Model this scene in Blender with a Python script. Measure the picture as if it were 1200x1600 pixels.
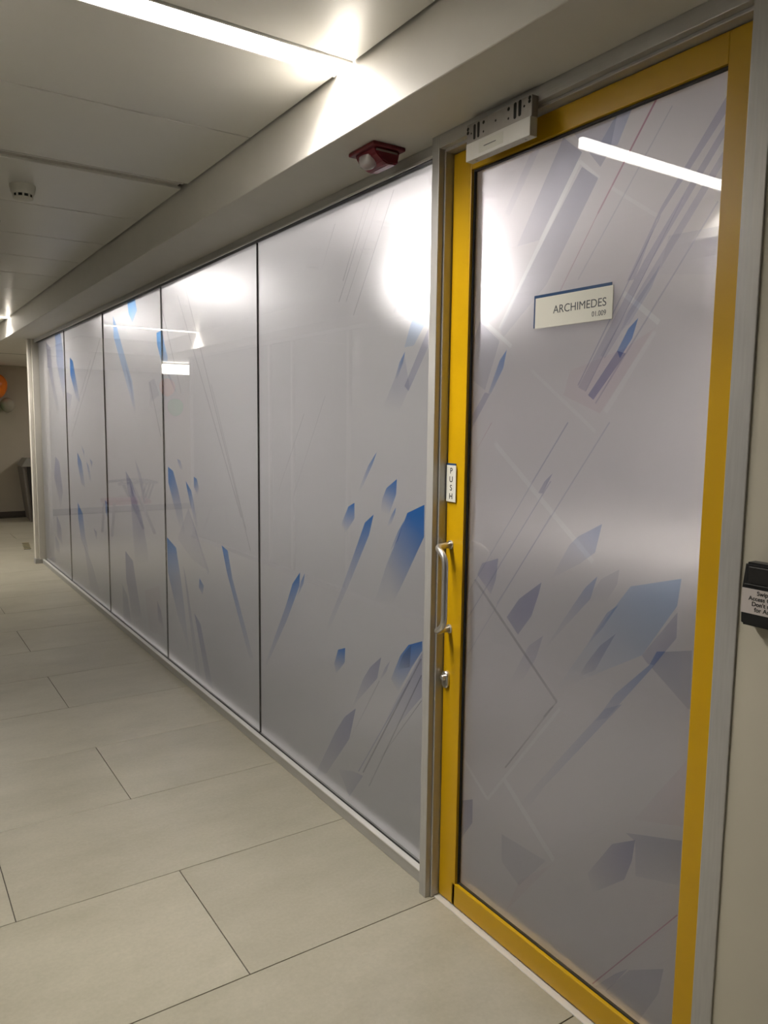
import bpy, bmesh, math, random
from mathutils import Matrix, Vector
for o in list(bpy.data.objects): bpy.data.objects.remove(o)
scene = bpy.context.scene
COL = scene.collection
random.seed(4)

# ---------------------------------------------------------------- camera, world, exposure
CAM_YAW, CAM_PITCH, CAM_ROLL = math.radians(33.603), math.radians(6.531), math.radians(0.677)
cam_data = bpy.data.cameras.new('camera')
cam = bpy.data.objects.new('camera', cam_data); COL.objects.link(cam)
cam_data.sensor_fit = 'VERTICAL'; cam_data.sensor_height = 36.0; cam_data.lens = 1199.47*36/1600
cam_data.clip_start = 0.05; cam_data.clip_end = 100
fwd = Vector((math.sin(CAM_YAW)*math.cos(CAM_PITCH), math.cos(CAM_YAW)*math.cos(CAM_PITCH), -math.sin(CAM_PITCH)))
right = Vector((math.cos(CAM_YAW), -math.sin(CAM_YAW), 0)); up = right.cross(fwd)
r2 = right*math.cos(CAM_ROLL) + up*math.sin(CAM_ROLL); u2 = up*math.cos(CAM_ROLL) - right*math.sin(CAM_ROLL)
cam.matrix_world = Matrix(((r2.x, u2.x, -fwd.x, -1.461), (r2.y, u2.y, -fwd.y, 0.0), (r2.z, u2.z, -fwd.z, 1.541), (0, 0, 0, 1)))
scene.camera = cam
world = bpy.data.worlds.new('world'); scene.world = world; world.use_nodes = True
world.node_tree.nodes['Background'].inputs[0].default_value = (0.5, 0.5, 0.5, 1)
world.node_tree.nodes['Background'].inputs[1].default_value = 0.02
vs = scene.view_settings
vs.view_transform = 'Standard'; vs.look = 'None'; vs.gamma = 1.0; vs.use_curve_mapping = False
vs.exposure = 1.62
try: scene.cycles.transparent_max_bounces = 32; scene.cycles.caustics_refractive = False; scene.cycles.caustics_reflective = False
except Exception: pass
LAMP_GLOW, LAMP_END_POWER, LAMP_BEAM_POWER = 7.0, 7.0, 7.6
LAMP_COLOR = (1.0, 0.945, 0.865)

# ---------------------------------------------------------------- materials
def _mat(name):
    m = bpy.data.materials.new(name); m.use_nodes = True
    nt = m.node_tree; return m, nt, nt.nodes['Principled BSDF']
def mat(name, col, rough=0.5, metal=0.0, noise=0.0, scale=20.0, bump=0.0, coat=0.0, spec=0.5, stretch=(1, 1, 1), emit=0.0):
    m, nt, b = _mat(name)
    b.inputs['Base Color'].default_value = (*col, 1); b.inputs['Roughness'].default_value = rough
    b.inputs['Metallic'].default_value = metal; b.inputs['Coat Weight'].default_value = coat
    b.inputs['Coat Roughness'].default_value = 0.05; b.inputs['Specular IOR Level'].default_value = spec
    if emit:
        b.inputs['Emission Color'].default_value = (*col, 1); b.inputs['Emission Strength'].default_value = emit
    if noise or bump:
        tc = nt.nodes.new('ShaderNodeTexCoord'); mp = nt.nodes.new('ShaderNodeMapping'); mp.inputs['Scale'].default_value = stretch
        nz = nt.nodes.new('ShaderNodeTexNoise'); nz.inputs['Scale'].default_value = scale; nz.inputs['Detail'].default_value = 5
        nt.links.new(tc.outputs['Object'], mp.inputs[0]); nt.links.new(mp.outputs[0], nz.inputs['Vector'])
        if noise:
            mr = nt.nodes.new('ShaderNodeMapRange'); mr.inputs['From Min'].default_value = 0.3; mr.inputs['From Max'].default_value = 0.7
            mr.inputs['To Min'].default_value = 1-noise; mr.inputs['To Max'].default_value = 1+noise
            mx = nt.nodes.new('ShaderNodeVectorMath'); mx.operation = 'SCALE'; mx.inputs[0].default_value = col
            nt.links.new(nz.outputs['Fac'], mr.inputs['Value']); nt.links.new(mr.outputs[0], mx.inputs['Scale']); nt.links.new(mx.outputs[0], b.inputs['Base Color'])
        if bump:
            bp = nt.nodes.new('ShaderNodeBump'); bp.inputs['Strength'].default_value = bump; bp.inputs['Distance'].default_value = 0.002
            nt.links.new(nz.outputs['Fac'], bp.inputs['Height']); nt.links.new(bp.outputs[0], b.inputs['Normal'])
    return m

def tile_mat():
    m, nt, b = _mat('porcelain_tile')
    tc = nt.nodes.new('ShaderNodeTexCoord'); oi = nt.nodes.new('ShaderNodeObjectInfo')
    add = nt.nodes.new('ShaderNodeVectorMath'); add.operation = 'ADD'
    sc = nt.nodes.new('ShaderNodeVectorMath'); sc.operation = 'SCALE'; sc.inputs[0].default_value = (13, 7, 3)
    nt.links.new(oi.outputs['Random'], sc.inputs['Scale']); nt.links.new(tc.outputs['Object'], add.inputs[0]); nt.links.new(sc.outputs[0], add.inputs[1])
    mp = nt.nodes.new('ShaderNodeMapping'); mp.inputs['Scale'].default_value = (1, 1.9, 1); nt.links.new(add.outputs[0], mp.inputs[0])
    n1 = nt.nodes.new('ShaderNodeTexNoise'); n1.inputs['Scale'].default_value = 2.2; n1.inputs['Detail'].default_value = 7; n1.inputs['Roughness'].default_value = 0.62
    n2 = nt.nodes.new('ShaderNodeTexNoise'); n2.inputs['Scale'].default_value = 90; n2.inputs['Detail'].default_value = 3
    nt.links.new(mp.outputs[0], n1.inputs['Vector']); nt.links.new(add.outputs[0], n2.inputs['Vector'])
    cr = nt.nodes.new('ShaderNodeValToRGB')
    cr.color_ramp.elements[0].position = 0.3; cr.color_ramp.elements[0].color = (0.36, 0.335, 0.26, 1)
    cr.color_ramp.elements[1].position = 0.72; cr.color_ramp.elements[1].color = (0.455, 0.425, 0.34, 1)
    nt.links.new(n1.outputs['Fac'], cr.inputs[0])
    mr = nt.nodes.new('ShaderNodeMapRange'); mr.inputs['To Min'].default_value = 0.9; mr.inputs['To Max'].default_value = 1.1
    nt.links.new(n2.outputs['Fac'], mr.inputs['Value'])
    mr2 = nt.nodes.new('ShaderNodeMapRange'); mr2.inputs['To Min'].default_value = 0.95; mr2.inputs['To Max'].default_value = 1.04
    nt.links.new(oi.outputs['Random'], mr2.inputs['Value'])
    mu = nt.nodes.new('ShaderNodeMath'); mu.operation = 'MULTIPLY'; nt.links.new(mr.outputs[0], mu.inputs[0]); nt.links.new(mr2.outputs[0], mu.inputs[1])
    vm = nt.nodes.new('ShaderNodeVectorMath'); vm.operation = 'SCALE'; nt.links.new(cr.outputs[0], vm.inputs[0]); nt.links.new(mu.outputs[0], vm.inputs['Scale'])
    nt.links.new(vm.outputs[0], b.inputs['Base Color']); b.inputs['Roughness'].default_value = 0.33; b.inputs['Specular IOR Level'].default_value = 0.45
    bp = nt.nodes.new('ShaderNodeBump'); bp.inputs['Strength'].default_value = 0.05; bp.inputs['Distance'].default_value = 0.001
    nt.links.new(n2.outputs['Fac'], bp.inputs['Height']); nt.links.new(bp.outputs[0], b.inputs['Normal'])
    return m

FILM_ROUGH, FILM_SCATTER, FILM_CLEAR, FILM_GLOW = 0.36, 0.52, 0.68, 0.25
def film_mat(name, col, clear_lines=()):
    """frosted film: part satin reflection, part blurred see-through, part diffuse glow"""
    m, nt, b = _mat(name)
    tc = nt.nodes.new('ShaderNodeTexCoord')
    mp = nt.nodes.new('ShaderNodeMapping'); mp.inputs['Scale'].default_value = (1, 1, 3); nt.links.new(tc.outputs['Object'], mp.inputs[0])
    nz = nt.nodes.new('ShaderNodeTexNoise'); nz.inputs['Scale'].default_value = 1.1; nz.inputs['Detail'].default_value = 2; nt.links.new(mp.outputs[0], nz.inputs['Vector'])
    mx = nt.nodes.new('ShaderNodeMix'); mx.data_type = 'RGBA'
    mx.inputs['A'].default_value = (col[0]*1.03, col[1]*0.97, col[2]*1.01, 1); mx.inputs['B'].default_value = (col[0]*0.96, col[1]*1.0, col[2]*0.98, 1)
    nt.links.new(nz.outputs['Fac'], mx.inputs['Factor']); nt.links.new(mx.outputs['Result'], b.inputs['Base Color'])
    b.inputs['Roughness'].default_value = FILM_ROUGH; b.inputs['Metallic'].default_value = 0.3
    rf = nt.nodes.new('ShaderNodeBsdfRefraction'); rf.inputs['Roughness'].default_value = FILM_SCATTER; rf.inputs['IOR'].default_value = 1.12; rf.inputs['Color'].default_value = (0.94, 0.92, 0.925, 1)
    tl = nt.nodes.new('ShaderNodeBsdfTranslucent'); tl.inputs[0].default_value = (0.90, 0.89, 0.89, 1)
    m1 = nt.nodes.new('ShaderNodeMixShader'); m1.inputs[0].default_value = FILM_GLOW; nt.links.new(rf.outputs[0], m1.inputs[1]); nt.links.new(tl.outputs[0], m1.inputs[2])
    m2 = nt.nodes.new('ShaderNodeMixShader'); m2.inputs[0].default_value = FILM_CLEAR; nt.links.new(b.outputs[0], m2.inputs[1]); nt.links.new(m1.outputs[0], m2.inputs[2])
    nt.links.new(m2.outputs[0], nt.nodes['Material Output'].inputs[0])
    acc = None                                   # printed tint left out along narrow clear lines (y, z in the film's own space)
    def mth(op, *a):
        n = nt.nodes.new('ShaderNodeMath'); n.operation = op
        for i, v in enumerate(a):
            if isinstance(v, (int, float)): n.inputs[i].default_value = v
            else: nt.links.new(v, n.inputs[i])
        return n.outputs[0]
    if clear_lines:
        sp = nt.nodes.new('ShaderNodeSeparateXYZ'); nt.links.new(tc.outputs['Object'], sp.inputs[0])
    for (ay, az, by, bz, w, al) in clear_lines:
        L = math.hypot(by-ay, bz-az); uy, uz = (by-ay)/L, (bz-az)/L
        t = mth('ADD', mth('MULTIPLY', sp.outputs['Y'], uy), mth('MULTIPLY_ADD', sp.outputs['Z'], uz, -(ay*uy+az*uz)))
        n = mth('ADD', mth('MULTIPLY', sp.outputs['Y'], -uz), mth('MULTIPLY_ADD', sp.outputs['Z'], uy, ay*uz-az*uy))
        k = mth('MULTIPLY', mth('MULTIPLY', mth('COMPARE', t, L/2, L/2), mth('COMPARE', n, 0.0, w/2)), al)
        acc = k if acc is None else mth('MAXIMUM', acc, k)
    if acc is not None:
        cm = nt.nodes.new('ShaderNodeMix'); cm.data_type = 'RGBA'; nt.links.new(acc, cm.inputs['Factor'])
        cm.inputs['A'].default_value = (0.875, 0.85, 0.862, 1); cm.inputs['B'].default_value = (1, 1, 1, 1)
        nt.links.new(cm.outputs['Result'], rf.inputs['Color']); nt.links.new(cm.outputs['Result'], tl.inputs[0])
    return m

def print_mat():
    """transparent ink: tints whatever is behind it"""
    m, nt, b = _mat('transparent_ink'); nt.nodes.remove(b)
    at = nt.nodes.new('ShaderNodeAttribute'); at.attribute_name = 'ink'
    tr = nt.nodes.new('ShaderNodeBsdfTransparent'); nt.links.new(at.outputs['Color'], tr.inputs[0])
    nt.links.new(tr.outputs[0], nt.nodes['Material Output'].inputs[0])
    return m

def glass_mat(name, tint=(0.975, 0.985, 0.98), ior=1.6):
    m, nt, b = _mat(name); nt.nodes.remove(b)
    fr = nt.nodes.new('ShaderNodeFresnel'); fr.inputs[0].default_value = ior
    ge = nt.nodes.new('ShaderNodeNewGeometry'); inv = nt.nodes.new('ShaderNodeMath'); inv.operation = 'SUBTRACT'; inv.inputs[0].default_value = 1.0
    nt.links.new(ge.outputs['Backfacing'], inv.inputs[1])
    mu = nt.nodes.new('ShaderNodeMath'); mu.operation = 'MULTIPLY'; nt.links.new(fr.outputs[0], mu.inputs[0]); nt.links.new(inv.outputs[0], mu.inputs[1])
    tr = nt.nodes.new('ShaderNodeBsdfTransparent'); tr.inputs[0].default_value = (*tint, 1)
    gl = nt.nodes.new('ShaderNodeBsdfGlossy'); gl.inputs['Roughness'].default_value = 0.008
    mx = nt.nodes.new('ShaderNodeMixShader')
    nt.links.new(mu.outputs[0], mx.inputs[0]); nt.links.new(tr.outputs[0], mx.inputs[1]); nt.links.new(gl.outputs[0], mx.inputs[2])
    nt.links.new(mx.outputs[0], nt.nodes['Material Output'].inputs[0])
    return m

def lens_mat():
    m, nt, b = _mat('clear_plastic_lens')
    b.inputs['Base Color'].default_value = (0.75, 0.73, 0.72, 1); b.inputs['Roughness'].default_value = 0.12
    tr = nt.nodes.new('ShaderNodeBsdfTransparent'); mx = nt.nodes.new('ShaderNodeMixShader'); mx.inputs[0].default_value = 0.5
    nt.links.new(tr.outputs[0], mx.inputs[1]); nt.links.new(b.outputs[0], mx.inputs[2]); nt.links.new(mx.outputs[0], nt.nodes['Material Output'].inputs[0])
    return m

def lamp_mat(name='lit_diffuser', k=1.0, col=LAMP_COLOR):
    m, nt, b = _mat(name); nt.nodes.remove(b)
    em = nt.nodes.new('ShaderNodeEmission'); em.inputs[0].default_value = (*col, 1); em.inputs[1].default_value = LAMP_GLOW*k
    nt.links.new(em.outputs[0], nt.nodes['Material Output'].inputs[0]); return m

M = dict(
    tile=tile_mat(), grout=mat('grout', (0.10, 0.09, 0.075), 0.9, noise=0.2, scale=60),
    plaster=mat('soffit_paint', (0.80, 0.77, 0.72), 0.55, noise=0.015, scale=8, bump=0.03),
    panel=mat('white_metal_panel', (0.80, 0.785, 0.745), 0.32, noise=0.01, scale=3),
    wall=mat('cream_paint', (0.60, 0.56, 0.46), 0.6, noise=0.02, scale=5, bump=0.03),
    lobby=mat('lobby_paint', (0.50, 0.45, 0.37), 0.6, noise=0.02, scale=5),
    alu=mat('anodised_aluminium', (0.50, 0.49, 0.475), 0.42, metal=0.3, noise=0.05, scale=30, stretch=(6, 6, 0.4)),
    alu_h=mat('anodised_aluminium_rail', (0.50, 0.49, 0.48), 0.40, metal=0.35, noise=0.04, scale=30, stretch=(6, 0.4, 6)),
    alu_light=mat('bright_aluminium', (0.72, 0.70, 0.67), 0.4, metal=0.2, noise=0.03, scale=25, stretch=(6, 0.4, 6)),
    yellow=mat('yellow_powder_coat', (0.62, 0.36, 0.002), 0.34, noise=0.02, scale=12, spec=0.5),
    rubber=mat('black_rubber', (0.015, 0.014, 0.013), 0.6, noise=0.2, scale=40),
    dark=mat('dark_recess', (0.01, 0.01, 0.01), 0.8, noise=0.2, scale=40),
    gap=mat('grey_slot', (0.50, 0.47, 0.43), 0.6, noise=0.05, scale=20),
    film=film_mat('frosted_film', (0.47, 0.46, 0.468)),
    ink=print_mat(), glass=glass_mat('clear_glass'), wall_film=mat('opaque_frosted_film', (0.36, 0.355, 0.35), 0.4, metal=0.2, noise=0.02, scale=2),
    steel=mat('brushed_steel', (0.62, 0.60, 0.57), 0.30, metal=0.85, noise=0.06, scale=60, stretch=(1, 1, 0.1)),
    steel_dull=mat('dull_steel_plate', (0.34, 0.32, 0.30), 0.45, metal=0.6, noise=0.06, scale=40),
    white_box=mat('white_enamel', (0.76, 0.74, 0.70), 0.35, noise=0.02, scale=15),
    sign_white=mat('sign_white', (0.70, 0.69, 0.62), 0.45, noise=0.015, scale=12),
    sign_blue=mat('sign_blue', (0.012, 0.055, 0.15), 0.4, noise=0.05, scale=12),
    letter=mat('letter_grey', (0.07, 0.075, 0.085), 0.6, noise=0.05, scale=50),
    letter_black=mat('letter_black', (0.02, 0.02, 0.02), 0.6, noise=0.05, scale=50),
    sticker=mat('paper_label', (0.66, 0.60, 0.58), 0.6, noise=0.02, scale=30),
    black=mat('black_plastic', (0.012, 0.012, 0.013), 0.35, noise=0.1, scale=30),
    red=mat('red_alarm_plastic', (0.17, 0.012, 0.022), 0.4, noise=0.04, scale=30),
    pale=mat('pale_plastic', (0.66, 0.64, 0.57), 0.45, noise=0.02, scale=30),
    post=mat('cream_post', (0.74, 0.70, 0.63), 0.45, noise=0.02, scale=10),
    skirting=mat('dark_skirting', (0.10, 0.085, 0.07), 0.5, noise=0.05, scale=20),
    kiosk=mat('charcoal_laminate', (0.15, 0.135, 0.12), 0.45, noise=0.06, scale=20),
    kiosk_dark=mat('black_and_shaded_front', (0.018, 0.016, 0.015), 0.4, noise=0.06, scale=20),
    kiosk_top=mat('grey_laminate', (0.22, 0.21, 0.19), 0.4, noise=0.05, scale=20),
    tape_dark=mat('black_tape', (0.03, 0.025, 0.02), 0.6, noise=0.1, scale=40),
    tape_yellow=mat('yellow_tape', (0.40, 0.35, 0.19), 0.6, noise=0.1, scale=40),
    orange=mat('orange_latex', (0.95, 0.22, 0.01), 0.25, noise=0.02, scale=10),
    green=mat('green_latex', (0.05, 0.55, 0.14), 0.25, noise=0.02, scale=10),
    clear_latex=mat('white_latex', (0.42, 0.39, 0.32), 0.25, noise=0.02, scale=10),
    string=mat('string', (0.5, 0.47, 0.4), 0.8, noise=0.05, scale=50),
    seat=mat('red_brown_seat', (0.26, 0.05, 0.045), 0.5, noise=0.06, scale=20),
    chair=mat('dark_wood', (0.06, 0.04, 0.035), 0.45, noise=0.1, scale=20, stretch=(1, 1, 5)),
    lamp=lamp_mat(), added_lobby_lamp=lamp_mat('added_lobby_diffuser', 1.4), room_lamp=lamp_mat('lit_room_diffuser', 9.5, (1.0, 0.965, 0.94)), globe=lamp_mat('lit_globe', 5.6, (1.0, 0.965, 0.94)), room_lamp_dim=lamp_mat('dim_room_diffuser', 1.5, (1.0, 0.965, 0.94)),
    carpet=mat('grey_carpet', (0.06, 0.06, 0.06), 0.95, noise=0.15, scale=200), room_wall=mat('meeting_room_paint', (0.60, 0.585, 0.59), 0.7, noise=0.01, scale=6), sign_lit=mat('lit_acrylic', (1.0, 0.97, 0.92), 0.4, noise=0.0, emit=4.0),
    lens=lens_mat(),
)

# ---------------------------------------------------------------- helpers
def link(name, bm, m, parent=None, smooth=False, loc=None):
    me = bpy.data.meshes.new(name); bm.normal_update(); bm.to_mesh(me); bm.free()
    me.materials.append(M[m] if isinstance(m, str) else m)
    if smooth:
        for p in me.polygons: p.use_smooth = True
    o = bpy.data.objects.new(name, me); COL.objects.link(o)
    if loc is not None: o.location = loc
    if parent is not None: o.parent = parent
    return o
def empty(name, loc=(0, 0, 0)):
    o = bpy.data.objects.new(name, None); COL.objects.link(o); o.location = loc; o.empty_display_size = 0.1; return o
def tag(o, label=None, cat=None, group=None, kind=None):
    if label: o['label'] = label
    if cat: o['category'] = cat
    if group: o['group'] = group
    if kind: o['kind'] = kind
    return o
def add_box(bm, x0, x1, y0, y1, z0, z1, bevel=0.0, seg=1):
    vs_ = [bm.verts.new((x, y, z)) for x in (x0, x1) for y in (y0, y1) for z in (z0, z1)]
    f = [(0, 1, 3, 2), (4, 6, 7, 5), (0, 4, 5, 1), (2, 3, 7, 6), (0, 2, 6, 4), (1, 5, 7, 3)]
    fs = [bm.faces.new([vs_[i] for i in q]) for q in f]
    if bevel:
        es = list({e for fc in fs for e in fc.edges})
        bmesh.ops.bevel(bm, geom=es, offset=bevel, segments=seg, affect='EDGES', profile=0.6)
    return bm
def box(name, x0, x1, y0, y1, z0, z1, m, parent=None, bevel=0.0, seg=1):
    """box in world coordinates; the object's origin is kept at the parent's"""
    ox, oy, oz = (parent_origin(parent) if parent is not None else (0, 0, 0))
    bm = add_box(bmesh.new(), x0-ox, x1-ox, y0-oy, y1-oy, z0-oz, z1-oz, bevel, seg)
    return link(name, bm, m, parent)
def parent_origin(p):
    v = Vector((0, 0, 0))
    while p is not None: v += p.location; p = p.parent
    return v
def prism(name, pts, axis, a, b, m, parent=None, bevel=0.0):
    """pts: outline in the two other axes (world), extruded along axis from a to b"""
    o = parent_origin(parent) if parent is not None else Vector((0, 0, 0))
    def P(p, t):
        c = {'x': (t, p[0], p[1]), 'y': (p[0], t, p[1]), 'z': (p[0], p[1], t)}[axis]; return Vector(c)-o
    bm = bmesh.new()
    A = [bm.verts.new(P(p, a)) for p in pts]; B = [bm.verts.new(P(p, b)) for p in pts]
    n = len(pts); bm.faces.new(A); bm.faces.new(B[::-1])
    for i in range(n): bm.faces.new((A[i], B[i], B[(i+1) % n], A[(i+1) % n]))
    bmesh.ops.recalc_face_normals(bm, faces=bm.faces)
    if bevel: bmesh.ops.bevel(bm, geom=list(bm.edges), offset=bevel, segments=2, affect='EDGES')
    return link(name, bm, m, parent)
def lathe_bm(profile, n=32):
    bm = bmesh.new(); rings = []
    for r, z in profile:
        rings.append([bm.verts.new((0, 0, z))] if r < 1e-6 else [bm.verts.new((r*math.cos(2*math.pi*i/n), r*math.sin(2*math.pi*i/n), z)) for i in range(n)])
    for A, B in zip(rings, rings[1:]):
        for i in range(n):
            j = (i+1) % n
            if len(A) == 1 and len(B) == 1: continue
            if len(A) == 1: bm.faces.new((A[0], B[i], B[j]))
            elif len(B) == 1: bm.faces.new((A[i], A[j], B[0]))
            else: bm.faces.new((A[i], A[j], B[j], B[i]))
    bmesh.ops.recalc_face_normals(bm, faces=bm.faces); return bm
def tube_bm(path, r, n=14, cap=True):
    bm = bmesh.new(); path = [Vector(p) for p in path]; rings = []; ref = None
    for i, p in enumerate(path):
        t = (path[min(i+1, len(path)-1)]-path[max(i-1, 0)]).normalized()
        if ref is None: ref = t.orthogonal().normalized()
        ref = (ref-t*ref.dot(t)).normalized(); bn = t.cross(ref)
        rings.append([bm.verts.new(p+(ref*math.cos(2*math.pi*k/n)+bn*math.sin(2*math.pi*k/n))*r) for k in range(n)])
    for A, B in zip(rings, rings[1:]):
        for k in range(n): bm.faces.new((A[k], A[(k+1) % n], B[(k+1) % n], B[k]))
    if cap: bm.faces.new(rings[0][::-1]); bm.faces.new(rings[-1])
    bmesh.ops.recalc_face_normals(bm, faces=bm.faces); return bm
def smooth_path(pts, rad, seg=6):
    out = [Vector(pts[0])]
    for a, b, c in zip(pts, pts[1:], pts[2:]):
        a, b, c = Vector(a), Vector(b), Vector(c)
        r = min(rad, (a-b).length*0.49, (c-b).length*0.49); p0 = b+(a-b).normalized()*r; p1 = b+(c-b).normalized()*r
        for i in range(seg+1):
            t = i/seg; out.append(p0*(1-t)**2+b*2*t*(1-t)+p1*t*t)
    out.append(Vector(pts[-1])); return out
def lettering(name, body, x, y, z, size, m, parent, align='RIGHT', sx=1.0, bold=0.0, spacing=1.0):
    """flat raised lettering on a surface that faces -x; y, z: anchor on the baseline"""
    c = bpy.data.curves.new(name, 'FONT'); c.body = body; c.size = size; c.align_x = align; c.extrude = 0.0002; c.offset = bold; c.space_character = spacing
    t = bpy.data.objects.new(name, c); COL.objects.link(t); bpy.context.view_layer.update()
    me = bpy.data.meshes.new_from_object(t.evaluated_get(bpy.context.evaluated_depsgraph_get()))
    bpy.data.objects.remove(t)
    o0 = parent_origin(parent) if parent else Vector((0, 0, 0))
    for v in me.vertices:
        X, Y, Zc = v.co; v.co = Vector((x-Zc, y-X*sx, z+Y))-o0
    me.flip_normals() if hasattr(me, 'flip_normals') and False else None
    me.materials.clear(); me.materials.append(M[m]); me.name = name
    o = bpy.data.objects.new(name, me); COL.objects.link(o); o.parent = parent; return o
def copy_tree(o, parent=None):
    c = o.copy(); COL.objects.link(c); c.parent = parent
    for ch in [k for k in o.children]: copy_tree(ch, c)
    return c
# ---------------------------------------------------------------- floor
Y0, X_OPP, Z_SOF, Z_CEIL, Y_END = 1.862, -2.0, 2.383, 2.558, 13.45
floor = box('floor', -6, 4, -5.2, 13.6, -0.05, -0.0035, 'grout'); tag(floor, 'beige porcelain tile corridor floor', kind='structure')
tile_me = {}
def tile(x0, x1, k):
    key = round(x1-x0, 3)
    if key not in tile_me:
        bm = add_box(bmesh.new(), -key/2+0.0015, key/2-0.0015, -0.2985, 0.2985, -0.01, 0, 0.0007); tile_me[key] = True
        o = link('tile', bm, 'tile', floor); tile_me[key] = o
    else:
        o = tile_me[key].copy(); COL.objects.link(o); o.parent = floor
    o.location = ((x0+x1)/2, Y0+0.6*k+0.3, 0)
for k in range(-11, 20):
    off = -0.657 if k % 2 == 0 else -1.172
    y = Y0+0.6*k; lobby = y > 8.7
    n = -5
    while off+1.2*n < 4:
        a, b = off+1.2*n, off+1.2*(n+1); n += 1
        lo, hi = (-4.6, 3.2) if lobby else (X_OPP, 0.06)
        if b <= lo+0.01 or a >= hi-0.01 or y > 13.2: continue
        tile(a, b, k)

# ---------------------------------------------------------------- ceiling
ceiling = box('ceiling', -2.2, 0.1, -5.2, 10.0, Z_CEIL+0.03, Z_CEIL+0.08, 'dark'); tag(ceiling, 'white metal panel corridor ceiling', kind='structure')
lamps_y = [None, 2.031, 8.65]
edges = [-3.9, -3.25, -2.6, -1.95, -1.3, -0.62, 0.04, 0.71, 1.37, 1.976, None, 2.086, 2.690, 3.350, None, 3.432, 4.085, 4.752, 5.380, 6.01, 6.715, 7.345, 8.06, 8.595, None, 8.705, 9.35, 9.99]
for a, b in zip(edges, edges[1:]):
    if a is None or b is None: continue
    box('ceiling_panel', -1.628, -0.272, a+0.004, b-0.004, Z_CEIL, Z_CEIL+0.012, 'panel', ceiling, 0.003, 2)
slot = box('ceiling_slot', -1.628, -0.29, 3.352, 3.430, Z_CEIL+0.010, Z_CEIL+0.016, 'gap', ceiling)
box('slot_trim', -1.628, -0.29, 3.351, 3.356, Z_CEIL-0.002, Z_CEIL+0.012, 'panel', slot, 0.001)
box('slot_trim', -1.628, -0.29, 3.426, 3.431, Z_CEIL-0.002, Z_CEIL+0.012, 'panel', slot, 0.001)
box('ceiling_slot', -1.628, -0.272, -4.7, -3.9, Z_CEIL, Z_CEIL+0.012, 'panel', ceiling)

tag(box('ceiling_soffit_glazed_side', -0.262, 0.10, -5.2, 10.0, Z_SOF, 2.66, 'plaster', bevel=0.002), 'white plaster soffit running above the glass partition and yellow door', kind='structure')
tag(box('ceiling_soffit_far_side', -2.2, -1.64, -5.2, 10.0, Z_SOF, 2.66, 'plaster', bevel=0.002), 'white plaster soffit above the facing glass partition', kind='structure')
lob = box('ceiling_lobby', -6, 4, 10.0, 13.6, Z_SOF, 2.66, 'plaster'); tag(lob, 'plain ceiling of the lobby beyond the corridor', kind='structure')
box('ceiling_joint', -0.6, 0.5, 11.0, 11.02, Z_SOF-0.001, Z_SOF+0.005, 'dark', lob)
box('ceiling_side_bay', 0.10, 4, 8.86, 10.0, Z_SOF, 2.66, 'plaster', lob)
box('ceiling_side_bay', -6, -2.2, 10.0, 10.05, Z_SOF, 2.66, 'plaster', lob)

# ---------------------------------------------------------------- walls
tag(box('wall_right', -0.030, 0.10, -5.2, 0.862, 0, Z_SOF, 'wall'), 'cream painted wall beside the yellow door', kind='structure')
tag(box('wall_back', -2.2, 0.1, -5.3, -5.2, 0, 2.66, 'wall'), 'cream wall closing the corridor', kind='structure')
tag(box('wall_end', -6, 4, Y_END, 13.6, 0, 2.66, 'lobby'), 'beige wall at the end of the lobby', kind='structure')
tag(box('baseboard_end', -6, 4, Y_END-0.012, Y_END, 0.0, 0.085, 'skirting', bevel=0.002), 'dark skirting along the lobby wall', kind='structure')
tag(box('wall_lobby_left', -6.1, -6, 9.9, 13.6, 0, 2.66, 'lobby'), 'beige side wall of the lobby', kind='structure')
tag(box('wall_lobby_right', 4, 4.1, 8.8, 13.6, 0, 2.66, 'lobby'), 'beige side wall of the lobby', kind='structure')
tag(box('wall_return_right', 0.06, 4, 8.86, 8.94, 0, Z_SOF, 'lobby'), 'beige wall behind the end of the glass partition', kind='structure')
tag(box('wall_return_left', -6, X_OPP-0.01, 9.93, 10.0, 0, Z_SOF, 'lobby'), 'beige wall at the end of the facing partition', kind='structure')

# meeting room behind the frosted partition, seen only blurred through the film
RX = 4.6
tag(box('floor_meeting_room', 0.075, RX, 0.6, 8.86, -0.03, 0.0, 'carpet'), 'grey carpet of the meeting room behind the frosted glass', kind='structure')
tag(box('ceiling_meeting_room', 0.10, RX, 0.6, 8.86, 2.60, 2.66, 'room_wall'), 'white ceiling of the meeting room behind the frosted glass', kind='structure')
tag(box('wall_meeting_room_far', RX, RX+0.1, 0.5, 8.86, 0, 2.66, 'room_wall'), 'pale wall of the meeting room behind the frosted glass', kind='structure')
tag(box('wall_meeting_room_near', 0.10, RX, 0.5, 0.6, 0, 2.66, 'room_wall'), 'pale side wall of the meeting room', kind='structure')
tag(box('wall_meeting_room_end', 0.08, RX, 8.80, 8.86, 0, 2.66, 'room_wall'), 'pale end wall of the meeting room', kind='structure')
def room_lamp(x, y, s, label, m='room_lamp'):
    k = empty('square_ceiling_lamp', (x, y, 2.60)); tag(k, label, 'ceiling lamp', 'square lamps of the meeting room')
    box('diffuser', x-s, x+s, y-s, y+s, 2.588, 2.592, m, k)
    for a, c, d, e in ((-s-.03, s+.03, -s-.03, -s), (-s-.03, s+.03, s, s+.03), (-s-.03, -s, -s, s), (s, s+.03, -s, s)):
        box('frame_strip', x+a, x+c, y+d, y+e, 2.582, 2.60, 'panel', k, 0.001)
k = empty('globe_pendant', (1.08, 3.30, 2.60)); tag(k, 'white globe pendant lamp glowing through the frosted glass beside the door jamb', 'pendant lamp')
link('globe', lathe_bm([(0.155*math.sin(math.pi*i/20), -0.155*math.cos(math.pi*i/20)-0.30) for i in range(21)], 32), 'globe', k, True)
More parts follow.
